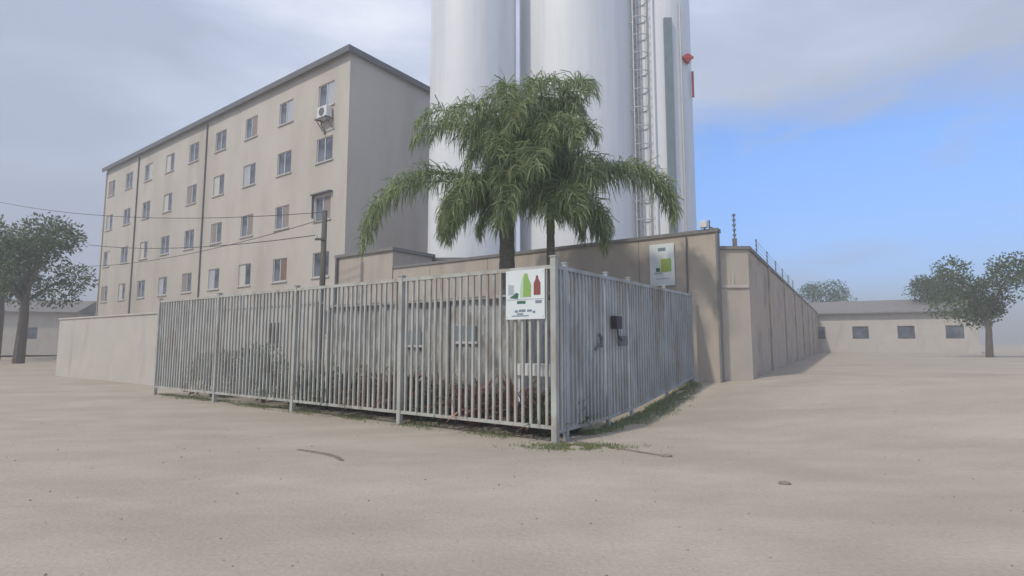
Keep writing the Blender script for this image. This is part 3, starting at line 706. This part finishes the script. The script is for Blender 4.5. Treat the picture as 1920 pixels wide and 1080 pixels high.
# pebbles
rr = random.Random(40); m = MB()
for i in range(1500):
    x = rr.uniform(-9, 10); y = rr.uniform(2.2, 14)
    if (Vector((x, y, 0))-C).dot(FN) > 0 and (Vector((x, y, 0))-C).dot(Vector((.809,-.588,0))) < 0: continue
    s_ = rr.choice((.004,.005,.006,.008,.012))*rr.uniform(.6,1.2); z = gz(x, y)+s_*.1
    vs = [Vector(v)*s_*rr.uniform(.7,1.2)+Vector((x, y, z)) for v in ((1,0,0),(-1,0,0),(0,1,0),(0,-1,0),(0,0,.8),(0,0,-1))]
    m.add(vs, [(0,2,4),(2,1,4),(1,3,4),(3,0,4),(2,0,5),(1,2,5),(3,1,5),(0,3,5)])
tag(m.build('pebbles', M['stone']), 'small loose pebbles scattered over the sandy road', 'pebbles', kind='stuff')
def rock(name, loc, s, label, seed):
    rr = random.Random(seed); m = MB(); n = 10; rings = 6
    for j in range(rings+1):
        ph = math.pi*j/rings
        for k in range(n):
            th = 2*math.pi*k/n; v = Vector((math.sin(ph)*math.cos(th), math.sin(ph)*math.sin(th), math.cos(ph)))
            f = 1+.35*mnoise.noise(v*1.7+Vector((seed,0,0))); m.v.append((v.x*s[0]*f, v.y*s[1]*f, v.z*s[2]*f))
    for j in range(rings):
        for k in range(n): m.f.append((j*n+k, j*n+(k+1) % n, (j+1)*n+(k+1) % n, (j+1)*n+k))
    o = m.build(name, M['stone'], smooth=True); o.location = loc; tag(o, label, 'stone')
rock('stone', (2.88, 5.92, .008), (.065,.045,.025), 'small dark stone lying alone on the road at the far right', 1)
rock('stone', (2.02, 7.28, .01), (.07,.05,.03), 'small brown stone at the end of the low kerb line by the corner post', 2)
# kerb edge of old paving that trails off from the corner post, and a curved rubber strip left on the road
def strap(name, pts, wd, h, mt, label, cat):
    m = MB(); pts = [Vector(p) for p in pts]
    L_, R_, T_ = [], [], []
    for i, p in enumerate(pts):
        d = (pts[min(i+1,len(pts)-1)]-pts[max(0,i-1)]).normalized(); s = Vector((-d.y, d.x, 0))*wd*.5*(math.sin(math.pi*(i+.6)/(len(pts)+.2)))**.5
        for q, zz in ((p-s, -.02), (p-s*.6, h), (p+s*.6, h), (p+s, -.02)): m.v.append((q.x, q.y, gz(q.x, q.y)+zz))
    for i in range(len(pts)-1):
        for k in range(3): m.f.append((i*4+k, i*4+k+1, i*4+k+5, i*4+k+4))
    return tag(m.build(name, M[mt]), label, cat)
M['mud'] = mat('dried_mud', (.19,.165,.135), .95, .2, 9, bump=.4)
strap('mud_streak', [(-2.98,7.75,0),(-2.75,7.62,0),(-2.5,7.47,0),(-2.28,7.26,0),(-2.14,7.05,0)], .13, .006, 'mud', 'curved streak of darker dried mud on the road left of the middle post', 'mud')
strap('kerb_edge', [(.95,8.35,0),(1.25,8.05,0),(1.55,7.75,0),(1.85,7.45,0),(2.0,7.3,0)], .08, .012, 'mud', 'broken low kerb edge trailing off from the corner post', 'kerb')

# ------------------------------------------------------------------ surroundings beyond the photograph's edges
def tree(loc, H, Rr, seed, label, grp=None):
    rr = random.Random(seed); o = empty('tree', loc); tag(o, label, 'tree', grp)
    m = MB(); m.tube([(0,0,-.3),(.1,0,H*.3),(-.05,.1,H*.55)], [.035*H,.026*H,.014*H], 9)
    cl = []
    for k in range(13):
        a = rr.uniform(0,6.283); c = Vector((math.cos(a)*Rr*rr.uniform(.1,.75), math.sin(a)*Rr*rr.uniform(.1,.75), H*rr.uniform(.42,.92))); cl.append((c, Rr*rr.uniform(.28,.46)))
        if k < 8: m.tube([(0,.03,H*.38),tuple(c*.55+Vector((0,0,H*.2))),tuple(c)], [.012*H,.008*H,.003*H], 6)
    m.build('trunk', M['bark'], o)
    m = MB()
    for i in range(6500):
        c, r_ = rr.choice(cl); v = rvec(rr); leaf(m, c+Vector((v.x,v.y,v.z*.8))*r_*rr.uniform(.4,1.08), (v+rvec(rr)).normalized(), rvec(rr), .055*H*rr.uniform(.6,1.2)*.45+.04, .10)
    m.build('crown', M['leafT'], o)
tl = [((-27,30,.6),8,3.2,'round green tree beyond the far end of the apartment block'),((-34,36,.6),9,3.6,'broad green tree at the far left behind the fence line'),
      ((27,31,.6),5.5,2.6,'green tree beyond the roadside wall on the right, the nearest one there'),((35,44,.6),6.5,3,'green tree at the far right, second from the road'),((33,58,.6),7,3.4,'green tree closing the far end of the dirt road')]
for i, (l_, h, r_, lb) in enumerate(tl): tree(l_, h, r_, 50+i, lb)
def house(loc, rz, L, D, H, label, seed):
    o = empty('house', loc, rz); tag(o, label, 'house'); ops = []
    n = int(L//3)
    for k in range(n): ops.append((1+3*k, 2.1+3*k, 1.1, 2.1))
    m = MB(); pierced(m, L, H, ops, None, z0=-.3); m.add([(L,0,-.3),(L,D,-.3),(L,D,H),(L,0,H)],[(0,1,2,3)]); m.add([(L,D,-.3),(0,D,-.3),(0,D,H),(L,D,H)],[(0,1,2,3)]); m.add([(0,D,-.3),(0,0,-.3),(0,0,H),(0,D,H)],[(0,1,2,3)])
    m.build('wall', M['pale'], o)
    m = MB(); m.prism([(-.4,H),(L+.4,H),(L+.4,H+.08),(-.4,H+.08)], -.4, D+.4); m.prism([(-.4,0),(D+.4,0),(D/2,H*.38)], 0, L+.0, Matrix(((0,1,0,0),(1,0,0,0),(0,0,1,H+.083),(0,0,0,1)))); m.build('roof', M['roof'], o)
    for (a, b, c, d) in ops:
        m = MB(); m.box(a+.003,b-.003,.08,.10,c+.003,d-.003); m.build('window', M['glass'], o)
house((24, 46, .6), R(-28), 12, 7, 3.1, 'low pale house with a pitched roof at the far end of the dirt road', 1)
house((-52, 44, .6), R(20), 14, 8, 3.4, 'low pale house with a pitched roof at the far left', 2)

# ------------------------------------------------------------------ haze
m = MB(); m.box(-1600, 1600, -400, 2100, -3.5, 27)  # thin volume added to lift dark tones, as lens glare would
hz = m.build('haze', None); tag(hz, 'pale thin haze added to imitate a milky lens veil', 'haze', kind='stuff')
hm = bpy.data.materials.new('haze'); hm.use_nodes = True; t = hm.node_tree; t.nodes.clear()
ho = t.nodes.new('ShaderNodeOutputMaterial'); pv = t.nodes.new('ShaderNodeVolumePrincipled')
pv.inputs['Color'].default_value = (.95,.97,1,1); pv.inputs['Density'].default_value = .005; pv.inputs['Anisotropy'].default_value = .0
t.links.new(pv.outputs[0], ho.inputs['Volume']); hz.data.materials.append(hm)
